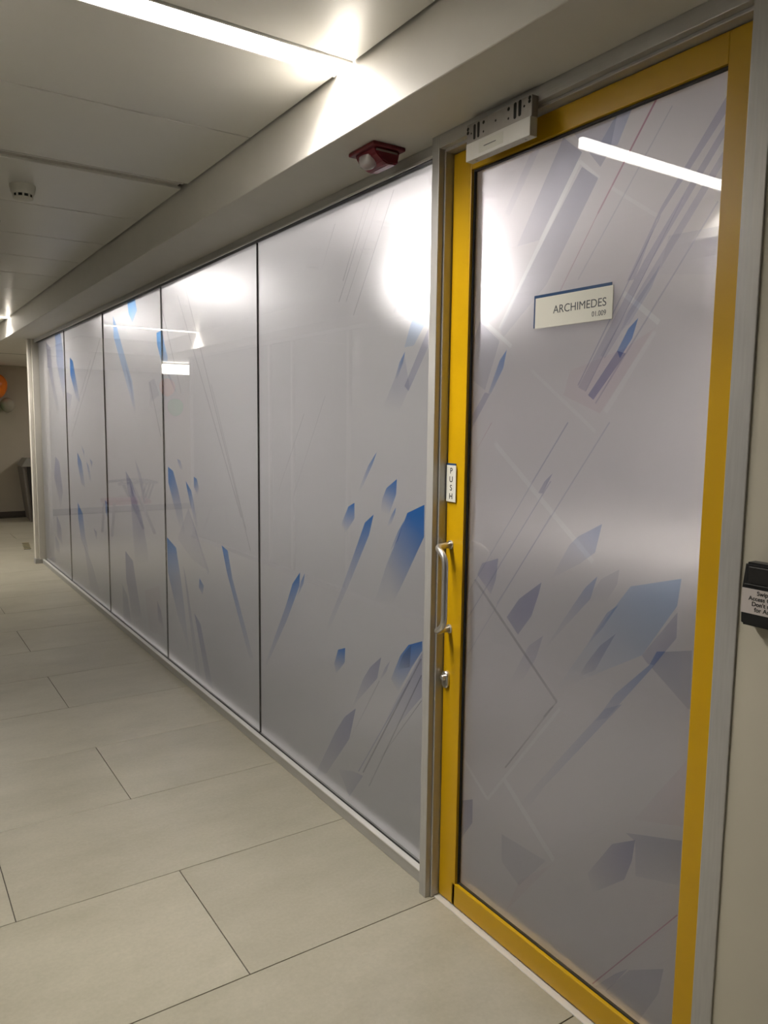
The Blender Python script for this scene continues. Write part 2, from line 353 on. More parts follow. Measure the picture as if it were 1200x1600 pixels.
link('rod', tube_bm([Vector((0, 0, -0.155)), Vector((0, 0, 0.0))], 0.01, 10), 'steel', k)
link('ceiling_rose', lathe_bm([(0, 0), (0.06, 0), (0.055, -0.015), (0, -0.018)], 24), 'white_box', k, True)
room_lamp(0.80, 5.7, 0.28, 'dim square meeting room lamp behind the second frosted panel', 'room_lamp_dim')
room_lamp(0.80, 7.7, 0.28, 'square meeting room lamp close to the end wall of the meeting room', 'globe')
room_lamp(3.5, 2.7, 0.24, 'square meeting room lamp above the white table')
k = empty('meeting_table', (3.0, 3.3, 0)); tag(k, 'white meeting table showing as a pale blur through the door film', 'table')
box('table_top', 2.3, 3.7, 2.0, 4.8, 0.72, 0.75, 'white_box', k, 0.004)
for x in (2.4, 3.6):
    for y in (2.1, 4.7): box('leg', x-0.03, x+0.03, y-0.03, y+0.03, 0, 0.72, 'alu', k, 0.003)

# facing glazed partition, seen only as reflections in the glass
wl = box('wall_left', X_OPP-0.06, X_OPP-0.012, -5.2, 9.93, 0, Z_SOF, 'wall_film'); tag(wl, 'facing frosted glass partition across the corridor', kind='structure')
ys = [-5.2, -3.4, -1.6, 0.2, 1.9, 3.3, 4.6, 5.87, 6.96, 7.49, 8.7, 9.93]
for a, b in zip(ys, ys[1:]): box('glass', X_OPP-0.010, X_OPP-0.002, a+0.002, b-0.002, 0.045, 2.35, 'glass', wl)
box('bottom_rail', X_OPP-0.02, X_OPP+0.03, -5.2, 9.93, 0, 0.045, 'alu_h', wl, 0.002)
box('top_rail', X_OPP-0.02, X_OPP+0.03, -5.2, 9.93, 2.35, Z_SOF, 'alu_h', wl, 0.002)
for y in (0.2, 5.87, 6.96, 7.49, 9.90): box('mullion', X_OPP-0.012, X_OPP+0.02, y-0.02, y+0.02, 0.045, 2.35, 'alu_light', wl, 0.002)

# ---------------------------------------------------------------- partition frame
t1 = box('trim_1', 0.0, 0.075, 1.905, 8.86, 0, 0.043, 'alu_h', bevel=0.003, seg=2); tag(t1, 'brushed aluminium rail along the foot of the glass partition', kind='structure')
box('rail_cap', -0.002, 0.022, 1.912, 8.86, 0.040, 0.047, 'alu_light', t1, 0.002)
box('gasket', 0.022, 0.030, 1.912, 8.86, 0.040, 0.045, 'rubber', t1)
t2 = box('trim_2', 0.0, 0.075, 1.905, 8.86, 2.349, Z_SOF, 'alu_h', bevel=0.002); tag(t2, 'grey aluminium head rail above the glass partition', kind='structure')
box('gasket', 0.010, 0.030, 1.912, 8.86, 2.3465, 2.349, 'rubber', t2)
box('rail_lip', -0.003, 0.004, 1.912, 8.86, 2.345, 2.352, 'alu_light', t2, 0.001)

t3 = empty('trim_3', (0, 1.4, 0)); tag(t3, 'grey aluminium frame around the yellow door', kind='structure')
box('jamb', -0.034, 0.075, 1.878, 1.912, 0.0, Z_SOF, 'alu', t3, 0.002, 2)
box('inner_jamb', -0.014, 0.075, 1.8715, 1.879, 0.0, Z_SOF-0.04, 'alu', t3, 0.0015)
box('jamb', -0.034, 0.10, 0.862, 0.909, 0.0, Z_SOF, 'alu', t3, 0.002, 2)
box('inner_jamb', -0.014, 0.075, 0.909, 0.9155, 0.0, Z_SOF-0.04, 'alu', t3, 0.0015)
box('header', -0.034, 0.075, 0.909, 1.878, 2.345, Z_SOF, 'alu_h', t3, 0.002, 2)
box('inner_header', -0.014, 0.075, 0.9155, 1.8715, 2.3365, 2.346, 'alu_h', t3, 0.0015)
for a, c in ((0.9155, 0.96), (1.83, 1.8715)): box('door_stop', 0.062, 0.075, a, c, 0.0, 2.3365, 'dark', t3)
t4 = box('trim_4', -0.004, 0.075, 0.9155, 1.8715, -0.003, 0.003, 'alu_light', bevel=0.001); tag(t4, 'pale metal threshold strip under the yellow door', kind='structure')

t5 = empty('trim_5', (-0.03, 8.9, 0)); tag(t5, 'cream painted end post of the glass partition', kind='structure')
box('post', -0.064, -0.032, 8.87, 8.96, 0.055, Z_SOF, 'post', t5, 0.006, 2)
box('post', -0.030, 0.062, 8.855, 8.945, 0.045, Z_SOF, 'post', t5, 0.005, 2)
box('groove', -0.034, -0.028, 8.88, 8.95, 0.05, Z_SOF, 'gap', t5)
box('post_foot', -0.072, 0.02, 8.862, 8.968, 0.0, 0.056, 'alu', t5, 0.004, 2)

# ---------------------------------------------------------------- glass panels with printed film
INK = {'B': (0.05, 0.33, 0.88), 'L': (0.22, 0.55, 1.0), 'P': (0.44, 0.47, 0.72), 'S': (0.56, 0.60, 0.75), 'W': (1, 1, 1),
       'R': (0.70, 0.30, 0.45), 'K': (0.95, 0.80, 0.84), 'D': (0.42, 0.42, 0.47)}
ART = {
 1: [
  ('shard','B',[(2310,1442,90),(2337,1397,60),(2418,1294,0),(2432,1297,0),(2365,1391,50)]),
  ('shard','B',[(2181,1353,95),(2245,1317,70),(2271,1276,30),(2280,1230,0),(2228,1223,0),(2184,1300,70)]),
  ('shard','B',[(2461,1245,95),(2506,1226,80),(2558,1152,10),(2523,1124,0),(2460,1185,50)]),
  ('shard','B',[(2326,1215,95),(2386,1178,85),(2478,1022,40),(2564,879,20),(2685,701,0),(2656,703,0),(2494,929,20),(2356,1136,70)]),
  ('shard','B',[(2185,1254,80),(2211,1225,50),(2239,1180,0),(2210,1196,10),(2188,1235,60)]),
  ('shard','B',[(2019,1279,100),(2115,1242,95),(2148,1187,70),(2239,1043,20),(2312,893,0),(2192,917,0),(2137,994,30),(2018,1172,85)]),
  ('shard','B',[(2135,1212,80),(2169,1172,60),(2218,1096,10),(2168,1140,30)]),
  ('shard','B',[(2906,903,100),(2977,841,80),(3046,723,45),(3271,394,0),(3245,401,5),(3035,662,35),(2911,843,70)]),
  ('shard','B',[(2862,906,80),(2896,866,60),(2933,788,10),(2874,860,50)]),
  ('shard','B',[(2522,667,95),(2577,646,80),(2607,581,30),(2594,541,0),(2525,608,50)]),
  ('shard','P',[(2265,698,60),(2339,640,50),(2387,582,35),(2470,436,0),(2419,490,10),(2291,610,50)]),
  ('shard','P',[(2209,698,40),(2238,668,35),(2275,606,5),(2230,653,30)]),
  ('shard','P',[(2439,448,65),(2523,386,55),(2596,298,40),(2772,39,5),(2671,90,10),(2486,308,50)]),
  ('shard','B',[(2017,819,90),(2096,786,90),(2144,736,70),(2200,636,15),(2155,598,0),(2074,714,50),(2016,786,70)]),
  ('shard','D',[(2080,790,50),(2130,740,40),(2157,682,0),(2087,710,40)]),
  ('shard','P',[(2017,778,50),(2087,677,35),(2212,503,10),(2270,368,0),(2152,480,10),(2015,625,45)]),
  ('shard','P',[(2566,152,5),(2483,70,15),(2381,198,30),(2449,189,15)]),
  ('shard','W',[(2381,202,10),(2331,172,15),(2396,79,10),(2465,77,10)]),
  ('line','D',[(2025,757,50),(2018,756,50),(2377,212,40),(2386,211,40)]),
  ('line','D',[(2020,701,50),(2014,701,50),(2335,174,20),(2343,173,20)]),
  ('line','D',[(2017,613,45),(2012,613,45),(2266,306,5),(2272,306,5)]),
  ('line','P',[(2089,661,40),(2083,661,40),(2411,203,30),(2419,202,30)]),
  ('line','D',[(2278,606,30),(2272,606,30),(2465,324,0),(2472,324,0)]),
  ('line','W',[(2017,723,30),(2018,719,30),(2088,708,20),(2087,712,20)]),
  ('shard','L',[(2016,1995,60),(2040,1966,50),(2112,1868,35),(2146,1797,20),(2092,1799,20),(2013,1884,35)]),
  ('shard','B',[(2142,1783,75),(2173,1750,55),(2199,1699,10),(2184,1698,10),(2151,1749,50)]),
  ('shard','P',[(2014,1846,35),(2142,1669,40),(2118,1651,40),(2014,1787,30)]),
  ('shard','P',[(2145,1776,20),(2211,1682,25),(2274,1598,0),(2171,1582,0),(2112,1665,20)]),
  ('shard','B',[(2016,2212,50),(2033,2196,40),(2015,2183,30)]),
  ('shard','S',[(2175,1991,30),(2217,1917,5),(2198,1918,10),(2163,1985,30)]),
  ('line','D',[(2352,2337,10),(2347,2335,10),(2580,1999,35),(2586,2000,35)]),
  ('line','D',[(2406,2310,10),(2401,2308,10),(2550,2071,35),(2556,2073,35)]),
  ('line','D',[(2311,2317,10),(2307,2315,10),(2527,1992,25),(2532,1994,25)]),
  ('line','D',[(2222,2324,30),(2218,2322,30),(2473,1937,25),(2479,1939,25)]),
  ('line','D',[(2617,2292,25),(2612,2291,25),(2720,2135,0),(2725,2137,0)]),
  ('line','D',[(2870,1579,20),(2865,1578,20),(3108,1237,5),(3114,1238,5)]),
  ('line','D',[(2688,1651,20),(2684,1651,20),(2985,1193,5),(2991,1193,5)]),
 ],
 2: [
  ('shard','B',[(4662,1266,85),(4566,1244,75),(4488,1148,55),(4421,1040,25),(4367,868,0),(4453,901,0),(4554,1027,25),(4661,1168,75)]),
  ('shard','B',[(4487,1321,50),(4430,1313,40),(4389,1262,5),(4441,1264,10)]),
  ('shard','B',[(4342,1199,80),(4328,1165,85),(4286,1090,50),(4215,992,10),(4159,926,0),(4171,997,10),(4211,1076,40),(4253,1150,70)]),
  ('shard','B',[(4207,1233,80),(4160,1224,70),(4127,1175,25),(4150,1133,0),(4207,1174,50)]),
  ('shard','B',[(4709,822,90),(4537,779,75),(4464,604,35),(4325,169,0),(4533,364,10),(4705,601,50)]),
  ('shard','P',[(4415,696,30),(4365,621,30),(4150,89,5),(4225,86,5)]),
  ('shard','P',[(4234,438,60),(4137,397,50),(3947,60,5),(4053,81,10)]),
  ('shard','B',[(4140,661,70),(4074,629,50),(4095,573,10),(4152,606,40)]),
  ('shard','B',[(3799,897,85),(3716,880,75),(3659,745,50),(3400,389,5),(3455,382,5),(3732,765,60)]),
  ('shard','P',[(4506,839,10),(4245,750,5),(3981,723,10),(4005,702,10),(4186,934,30),(4307,1043,20)]),
  ('shard','L',[(4717,2084,90),(4698,2038,80),(4626,1926,50),(4628,1901,40),(4717,1903,50)]),
  ('shard','P',[(4717,1882,20),(4606,1826,30),(4474,1716,10),(4499,1716,10)]),
  ('line','D',[(4432,2261,15),(4417,2260,15),(3528,1075,20),(3539,1072,20)]),
  ('line','D',[(4315,2312,20),(4301,2311,20),(3421,923,15),(3431,920,15)]),
  ('line','D',[(4715,2207,25),(4698,2207,25),(4384,1708,10),(4400,1707,10)]),
  ('line','D',[(3926,1742,10),(3913,1743,10),(3473,1021,15),(3484,1018,15)]),
 ],
 3: [
  ('shard','L',[(5462,2350,80),(5283,2348,80),(5243,2271,60),(5355,2202,40),(5439,2269,70)]),
  ('shard','L',[(5847,2296,75),(5765,2226,65),(5589,2021,45),(5391,1806,30),(5319,1604,0),(5405,1655,10),(5691,1975,40),(5843,2145,60)]),
  ('shard','L',[(4834,2086,95),(4735,2092,95),(4733,1901,60),(4756,1918,60),(4824,2013,90)]),
  ('shard','P',[(5564,1950,20),(5421,1808,40),(5321,1587,0),(5380,1587,0)]),
  ('shard','P',[(5619,1185,55),(5466,1120,50),(5233,899,10),(5412,898,10),(5585,1059,40)]),
  ('shard','P',[(5378,1281,30),(5266,1202,30),(5057,984,0),(5169,973,0)]),
  ('shard','P',[(5683,594,60),(5492,550,50),(5398,351,30),(5294,159,0),(5542,141,0),(5682,391,40)]),
  ('shard','P',[(5516,1117,40),(5234,882,40),(5087,597,0),(5443,540,0)]),
  ('shard','S',[(5790,324,30),(5661,264,30),(5553,30,10),(5785,30,10)]),
  ('shard','P',[(4941,372,35),(4866,321,30),(4807,202,0),(4923,242,10)]),
  ('shard','K',[(5217,386,15),(4880,482,15),(4800,155,10),(5123,128,10)]),
  ('line','D',[(5003,1791,20),(4987,1791,20),(4781,1447,20),(4796,1446,20)]),
  ('line','W',[(4898,1820,30),(4880,1816,30),(5033,1728,30),(5052,1731,30)]),
  ('shard','S',[(5022,1792,20),(4899,1811,20),(4796,1707,15),(4978,1665,15)]),
 ],
 4: [
  ('shard','B',[(7348,2100,90),(7232,2060,85),(7112,1872,50),(6995,1689,10),(7135,1723,10),(7352,1947,80)]),
  ('shard','B',[(7176,1263,70),(7022,1187,60),(6912,968,10),(7051,990,20),(7172,1158,55)]),
  ('shard','B',[(7001,1327,50),(6905,1277,40),(6912,1230,20)]),
  ('shard','B',[(6834,1196,50),(6749,1158,40),(6677,1037,10),(6755,1053,10)]),
  ('shard','B',[(6713,1226,50),(6612,1202,40),(6653,1153,20)]),
  ('shard','B',[(7225,810,75),(7041,728,60),(6973,539,30),(6796,347,0),(7126,475,20),(7227,664,60)]),
  ('shard','P',[(6642,644,50),(6533,627,40),(6567,560,20)]),
  ('shard','P',[(7031,465,30),(6729,314,25),(6458,88,0),(6848,99,5)]),
  ('shard','P',[(7535,1799,35),(7309,1766,30),(7462,1595,5),(7547,1664,15)]),
  ('shard','B',[(6238,920,60),(6170,907,60),(6176,789,40),(6226,823,50)]),
  ('line','D',[(6254,2171,20),(6232,2168,20),(7374,1394,10),(7404,1395,10)]),
  ('line','D',[(6582,2031,15),(6558,2028,15),(7244,1572,10),(7273,1574,10)]),
 ],
 5: [
  ('shard','B',[(7972,2350,60),(7717,2345,60),(7634,2185,45),(7596,1891,30),(7660,1711,0),(7937,2091,40)]),
  ('shard','P',[(8434,2317,50),(8214,2251,40),(8144,1960,30),(7851,1597,0),(8020,1645,5),(8379,2068,40)]),
  ('shard','P',[(8167,1182,50),(7991,1141,45),(7864,860,30),(7990,679,0),(8268,979,40)]),
  ('shard','P',[(8213,594,50),(8021,503,40),(7959,314,10),(8215,379,30)]),
  ('shard','P',[(8319,366,40),(8140,314,30),(8100,193,0),(8317,238,20)]),
 ],
 0: [
  ('shard','S',[(1453,2267,55),(1389,2214,55),(1528,2029,20),(1612,2028,12)]),
  ('shard','B',[(1238,2276,55),(1283,2273,45),(1335,2216,30),(1279,2200,40)]),
  ('shard','S',[(1283,2273,45),(1342,2266,40),(1420,2269,40),(1328,2163,45),(1301,2195,40)]),
  ('shard','S',[(1387,2179,50),(1333,2139,50),(1495,1910,20),(1656,1788,15),(1672,1813,12),(1544,1981,25)]),
  ('line','W',[(1402,2199,50),(1390,2192,50),(1664,1810,15),(1680,1816,15)]),
  ('line','W',[(1400,2193,40),(1393,2198,40),(1328,2141,20),(1334,2136,20)]),
  ('line','W',[(1448,2268,20),(1442,2273,20),(1375,2222,30),(1381,2217,30)]),
  ('shard','P',[(1558,2279,20),(1522,2281,20),(1645,2116,5),(1665,2127,5)]),
  ('line','R',[(1175,2272,80),(1171,2269,80),(1328,2054,40),(1332,2057,40)]),
  ('line','R',[(1331,2056,40),(1329,2055,40),(1456,1867,15),(1460,1869,15)]),
  ('line','S',[(1133,2242,30),(1130,2240,30),(1383,1906,20),(1387,1908,20)]),
  ('shard','P',[(1001,2218,50),(999,2186,50),(1158,2003,40),(1211,1882,30),(1233,1882,30),(1147,2032,40)]),
  ('shard','P',[(1000,2165,45),(1001,2137,45),(1166,1918,35),(1346,1629,30),(1371,1639,30),(1186,1922,35)]),
  ('shard','P',[(1000,2112,35),(1001,2083,35),(1150,1884,25),(1288,1707,25),(1303,1714,20),(1158,1906,30)]),
  ('line','P',[(1008,2013,30),(1005,2010,30),(1310,1597,35),(1314,1599,35)]),
  ('line','P',[(1150,2012,40),(1147,2011,40),(1369,1644,45),(1373,1645,45)]),
  ('line','P',[(1092,2041,30),(1090,2040,30),(1344,1628,40),(1347,1629,40)]),
  ('shard','B',[(1140,1909,35),(1154,1890,30),(1224,1811,30),(1247,1767,10),(1219,1782,20),(1162,1858,30)]),
  ('shard','B',[(1195,1793,95),(1222,1771,90),(1252,1722,70),(1243,1704,70),(1210,1747,85)]),
  ('shard','P',[(1252,1722,75),(1337,1619,85),(1319,1607,85),(1226,1714,70)]),
  ('shard','B',[(1639,1753,90),(1668,1724,70),(1712,1635,35),(1701,1632,30),(1652,1702,70)]),
  ('shard','P',[(1728,1636,45),(1704,1632,45),(1785,1528,30),(1785,1565,30)]),
  ('shard','S',[(1758,1842,30),(1670,1779,30),(1728,1643,25),(1785,1674,20),(1785,1789,25)]),
  ('line','W',[(1763,1850,40),(1753,1856,40),(1617,1763,35),(1626,1757,35)]),
  ('line','W',[(1246,1851,50),(1236,1859,50),(1133,1781,30),(1142,1772,30)]),
  ('line','W',[(1299,2107,20),(1293,2113,20),(1156,2017,20),(1161,2011,20)]),
  ('shard','K',[(1398,1683,20),(1230,1726,30),(1146,1766,25),(1296,1573,30),(1420,1621,20)]),
  ('shard','S',[(1123,1964,20),(999,1960,35),(992,1860,5),(1144,1883,5)]),
  ('line','W',[(1543,1687,20),(1535,1693,20),(1305,1531,15),(1312,1525,15)]),
  ('line','W',[(1155,1762,25),(1143,1755,25),(1274,1573,15),(1287,1579,15)]),
  ('shard','B',[(1274,1301,55),(1350,1260,40),(1378,1234,30),(1439,1133,0),(1338,1192,15),(1292,1227,40)]),
  ('shard','P',[(1649,1157,65),(1719,1132,50),(1740,1094,40),(1677,1046,20),(1657,1094,50)]),
  ('shard','P',[(1473,1118,75),(1558,1055,65),(1606,992,50),(1558,952,45),(1507,1017,60),(1482,1084,70)]),
  ('shard','B',[(1281,1168,60),(1319,1132,50),(1365,1067,25),(1456,932,0),(1380,1018,10),(1301,1106,40)]),
  ('shard','S',[(1214,1197,25),(1269,1163,20),(1317,1090,0),(1254,1103,0),(1219,1159,20)]),
  ('shard','L',[(1042,1204,60),(1179,1161,50),(1216,1111,40),(1281,1022,20),(1406,836,0),(1338,877,0),(1137,1002,30),(1049,1140,55)]),
  ('shard','B',[(1212,1109,60),(1245,1083,50),(1281,1028,30),(1310,976,0),(1258,1040,35)]),
  ('shard','P',[(1047,1126,40),(1046,1066,45),(1102,988,40),(1119,986,40),(1137,1002,30)]),
  ('shard','B',[(1073,1028,75),(1096,1022,70),(1115,984,60),(1211,883,40),(1268,794,20),(1230,817,20),(1108,978,60)]),
  ('shard','B',[(1239,837,30),(1187,866,35),(1297,726,30),(1429,558,12),(1491,463,0),(1531,456,0),(1396,635,15)]),
  ('shard','S',[(1005,1048,45),(1074,1027,50),(1108,980,35),(1006,912,25),(1000,914,25)]),
  ('shard','P',[(1216,1036,55),(1263,994,45),(1300,943,30),(1331,892,0),(1275,927,20),(1247,980,45)]),
  ('shard','P',[(1460,972,35),(1513,931,25),(1587,803,0),(1537,818,0),(1483,904,25)]),
  ('shard','P',[(1446,1417,70),(1474,1394,50),(1497,1360,40),(1479,1361,50)]),
  ('line','P',[(1266,1553,30),(1262,1551,30),(1647,1022,30),(1651,1023,30)]),
  ('line','P',[(1401,1552,50),(1397,1550,50),(1518,1387,40),(1523,1388,40)]),
  ('line','P',[(1522,1388,30),(1518,1387,30),(1781,1025,20),(1785,1026,20)]),
  ('line','P',[(1454,1396,40),(1450,1395,40),(1778,949,25),(1783,950,25)]),
  ('line','P',[(1449,1305,25),(1446,1304,25),(1774,834,15),(1778,834,15)]),
  ('line','R',[(1694,1550,30),(1691,1549,30),(1785,1432,20),(1785,1432,20)]),
  ('line','W',[(1686,1486,25),(1673,1494,25),(1294,1205,25),(1303,1198,25)]),
  ('line','D',[(1754,1075,35),(1746,1080,35),(1397,807,35),(1403,801,35)]),
  ('line','D',[(1402,805,35),(1398,803,35),(1445,746,30),(1449,748,30)]),
  ('shard','P',[(1733,385,60),(1785,358,50),(1785,230,20),(1732,308,50)]),
  ('shard','P',[(1128,542,70),(1196,499,50),(1270,382,10),(1251,337,0),(1154,426,40),(1135,484,60)]),
  ('shard','S',[(1157,547,40),(1002,601,50),(1001,492,10),(1122,452,15),(1128,539,40)]),
  ('line','R',[(1003,420,60),(1001,418,60),(1236,90,50),(1239,91,50)]),
  ('shard','P',[(1130,202,40),(1169,163,40),(1229,89,20),(1190,102,20)]),
  ('shard','S',[(1030,266,35),(1126,201,30),(1197,97,25),(1090,90,20),(1040,196,25)]),
  ('line','W',[(1785,489,30),(1780,500,30),(1661,418,30),(1674,406,30)]),
  ('line','W',[(1602,498,35),(1588,510,35),(1385,361,20),(1397,349,20)]),
  ('line','W',[(1663,412,25),(1672,413,25),(1394,789,25),(1387,787,25)]),
  ('line','D',[(1589,543,35),(1594,544,35),(1415,788,35),(1410,787,35)]),
  ('shard','K',[(1001,794,25),(999,636,20),(1134,592,10)]),
  ('shard','S',[(1598,335,20),(1418,341,15),(1519,214,15),(1595,251,15)]),
  ('shard','K',[(1520,228,20),(1390,348,15),(1567,110,15)]),
 ],
}

FADE = {0: 1.0, 1: 1.0, 2: 1.1, 3: 1.15, 4: 1.15, 5: 1.15}
def prints(film, key, x):
    o0 = parent_origin(film)
    for i, (kind, c, pts) in enumerate(ART[key]):
        if c == 'W': continue
        bm = bmesh.new(); lay = bm.verts.layers.float_color.new('ink'); xx = x-0.00004*(i+1)
        vs_ = []
        for y, z, a in pts:
            v = bm.verts.new(Vector((xx, y/1000, z/1000))-o0); t = min(1, a/100*FADE[key]*(0.72 if key == 0 and c in 'LB' else 0.85 if key == 0 and c == 'P' else 1)); q3 = [p_+(q-p_)*min(1, a/80) for p_, q in zip((0.40, 0.45, 0.72), INK[c])] if c == 'B' else INK[c]; v[lay] = (*[1-t*(1-q) for q in q3], t*0.6); vs_.append(v)
        f = bm.faces.new(vs_); f.normal_update()
        if f.normal.x > 0: f.normal_flip()
        bmesh.ops.triangulate(bm, faces=[f])
        bmesh.ops.subdivide_edges(bm, edges=list(bm.edges), cuts=2, use_grid_fill=True)
        o = link('printed_shard' if kind == 'shard' else 'printed_line', bm, 'ink', film)
SEAMS = [1.905, 3.315, 4.720, 6.138, 7.550, 8.858]
PLAB = {1: 'wide frosted glass panel with deep blue shards, first beside the yellow door',
        2: 'frosted glass panel with long thin blue shards, second from the yellow door',
        3: 'frosted glass panel with pale blue and violet shards, third from the yellow door',
        4: 'frosted glass panel with small blue shards, fourth from the yellow door',
        5: 'frosted glass panel with violet shards, ending at the cream post'}
for i in range(5):
    a, b = SEAMS[i], SEAMS[i+1]
    p = empty('glass_panel', (0.035, (a+b)/2, 0.043)); tag(p, PLAB[i+1], 'glass panel', 'frosted glass panels of the partition')
    box('glass', 0.030, 0.0375, a+0.001, b-0.001, 0.043, 2.349, 'glass', p)
    fm = box('film', 0.040, 0.0402, a+0.001, b-0.001, 0.043, 2.349, 'film', p)
    prints(fm, i+1, 0.040)
    if i < 4: box('seam', 0.031, 0.043, b-0.001, b+0.001, 0.043, 2.349, 'rubber', p)

# ---------------------------------------------------------------- door
door = empty('door_1', (0.03, 1.39, 0)); tag(door, 'yellow framed glass door with frosted printed film and pull handle', kind='structure')
DY0, DY1, DZ0, DZ1 = 0.9185, 1.8685, 0.008, 2.3335
box('stile', 0.015, 0.060, 1.787, DY1, DZ0, DZ1, 'yellow', door, 0.002, 2)
box('stile', 0.015, 0.060, DY0, 0.988, DZ0, DZ1, 'yellow', door, 0.002, 2)
box('top_rail', 0.015, 0.060, 0.988, 1.787, 2.271, DZ1, 'yellow', door, 0.002, 2)
box('bottom_rail', 0.015, 0.060, 0.988, 1.801, DZ0, 0.080, 'yellow', door, 0.002, 2)
for y0, y1, z0, z1 in ((1.7835, 1.788, 0.08, 2.272), (0.987, 0.9915, 0.08, 2.272)):
    box('gasket', 0.0245, 0.034, y0, y1, z0, z1, 'rubber', door)
box('gasket', 0.0235, 0.034, 0.99, 1.785, 2.266, 2.272, 'rubber', door)
box('gasket', 0.026, 0.034, 0.99, 1.785, 0.079, 0.084, 'rubber', door)
box('glass', 0.0275, 0.0345, 0.985, 1.790, 0.078, 2.274, 'glass', door)
oy, oz = parent_origin(door).y, parent_origin(door).z
wl_ = []
for kind, c, p in ART[0]:
    if c == 'W':
        q = [Vector((y/1000-oy, z/1000-oz)) for y, z, a in p]; A, B = (q[0]+q[1])/2, (q[2]+q[3])/2
        wl_.append((A.x, A.y, B.x, B.y, (q[0]-q[1]).length, min(1.0, 2.2*(p[0][2]+p[2][2])/200)))
M['door_film'] = film_mat('frosted_door_film', (0.49, 0.465, 0.485), wl_)
df = box('film', 0.0365, 0.0367, 0.985, 1.790, 0.078, 2.274, 'door_film', door); prints(df, 0, 0.0365)
o0 = parent_origin(door)
hp = [(0.016, 1.845, 1.172), (-0.052, 1.834, 1.172), (-0.056, 1.781, 1.150), (-0.056, 1.781, 0.935), (-0.052, 1.830, 0.908), (0.016, 1.843, 0.906)]
hd = link('pull_handle', tube_bm(smooth_path([Vector(p)-o0 for p in hp], 0.035), 0.0095, 16), 'steel', door, True); tag(hd, 'satin steel D-shaped pull handle')
for z, y in ((1.172, 1.845), (0.906, 1.843)):
    bm = lathe_bm([(0, 0), (0.014, 0), (0.014, 0.004), (0.0105, 0.006), (0, 0.006)], 20); bm.transform(Matrix.Rotation(-math.pi/2, 4, 'Y'))
    link('handle_mount', bm, 'steel', hd, loc=Vector((0.016, y, z))-o0)
bm = bmesh.new()
N = 24
for i, (x, s) in enumerate(((0.0155, 1), (0.008, 1), (0.005, 0.85))):
    ring = []
    for k in range(N):
        a = 2*math.pi*k/N; yy = 0.0155*s*math.cos(a); zz = 0.0155*s*math.sin(a)+math.copysign(0.012, math.sin(a))
        ring.append(bm.verts.new(Vector((x, 1.851+yy, 0.740+zz))-o0))
    if i: [bm.faces.new((prev[k], prev[(k+1) % N], ring[(k+1) % N], ring[k])) for k in range(N)]
    prev = ring
bm.faces.new(prev); bmesh.ops.recalc_face_normals(bm, faces=bm.faces)
lk = link('lock_escutcheon', bm, 'steel', door)
bm = lathe_bm([(0, 0), (0.009, 0), (0.009, 0.012), (0.007, 0.014), (0, 0.014)], 20); bm.transform(Matrix.Rotation(-math.pi/2, 4, 'Y'))
link('lock_cylinder', bm, 'steel', lk, loc=Vector((0.008, 1.851, 0.748))-o0)
box('pivot_mark', 0.0145, 0.0155, 1.8005, 1.8015, DZ0, 0.080, 'dark', door)

# ---------------------------------------------------------------- signs on the door
s = empty('room_sign', (0.0275, 1.39, 1.80)); tag(s, 'white room sign reading ARCHIMEDES 01.009 with dark blue backing, on the door glass', 'sign')
tag(box('backing_plate', 0.0255, 0.0272, 1.268, 1.527, 1.799, 1.884, 'sign_blue', s, 0.0005), 'dark blue backing plate')
box('face_plate', 0.0235, 0.0255, 1.261, 1.520, 1.797, 1.876, 'sign_white', s, 0.0006)
lettering('lettering', 'ARCHIMEDES', 0.0234, 1.280, 1.8305, 0.0285, 'letter', s, 'RIGHT', 1.03)
lettering('lettering', '01.009', 0.0234, 1.280, 1.8085, 0.0180, 'letter', s, 'RIGHT', 0.92)
s = empty('push_sign', (0.015, 1.845, 1.31)); tag(s, 'small white vertical PUSH sign with blue edge on the yellow stile', 'sign')
tag(box('backing_plate', 0.012, 0.0149, 1.826, 1.873, 1.314, 1.424, 'sign_blue', s, 0.0005), 'dark blue backing plate')
box('face_plate', 0.0095, 0.012, 1.821, 1.866, 1.306, 1.418, 'sign_white', s, 0.0005)
for i, ch in enumerate('PUSH'): lettering('lettering', ch, 0.0094, 1.8435, 1.396-0.026*i-0.003, 0.025, 'letter_black', s, 'CENTER', 1.0, 0.0003)

# ---------------------------------------------------------------- magnetic lock above the door
k = empty('magnetic_door_lock', (-0.034, 1.60, 2.31)); tag(k, 'white magnetic lock with drilled steel plate fixed above the yellow door', 'door lock')
pl = box('mounting_plate', -0.056, -0.034, 1.474, 1.725, 2.306, 2.3575, 'steel_dull', k, 0.001)
box('lock_body', -0.060, -0.0345, 1.474, 1.722, 2.259, 2.3055, 'white_box', k, 0.0015, 2)
box('label_strip', -0.0604, -0.060, 1.572, 1.668, 2.268, 2.298, 'sign_white', k)
box('label_mark', -0.0607, -0.0603, 1.60, 1.648, 2.2815, 2.2835, 'letter', k)
for y in (1.50, 1.69):
    bm = lathe_bm([(0, 0), (0.004, 0), (0.004, 0.0015), (0, 0.0025)], 12); bm.transform(Matrix.Rotation(math.pi, 4, 'X'))
    link('screw', bm, 'steel', k, loc=Vector((-0.047, y, 2.259))-parent_origin(k))
def top(X): return 490-(X-90)*430/930
def bot(X): return 750-(X-90)*380/930
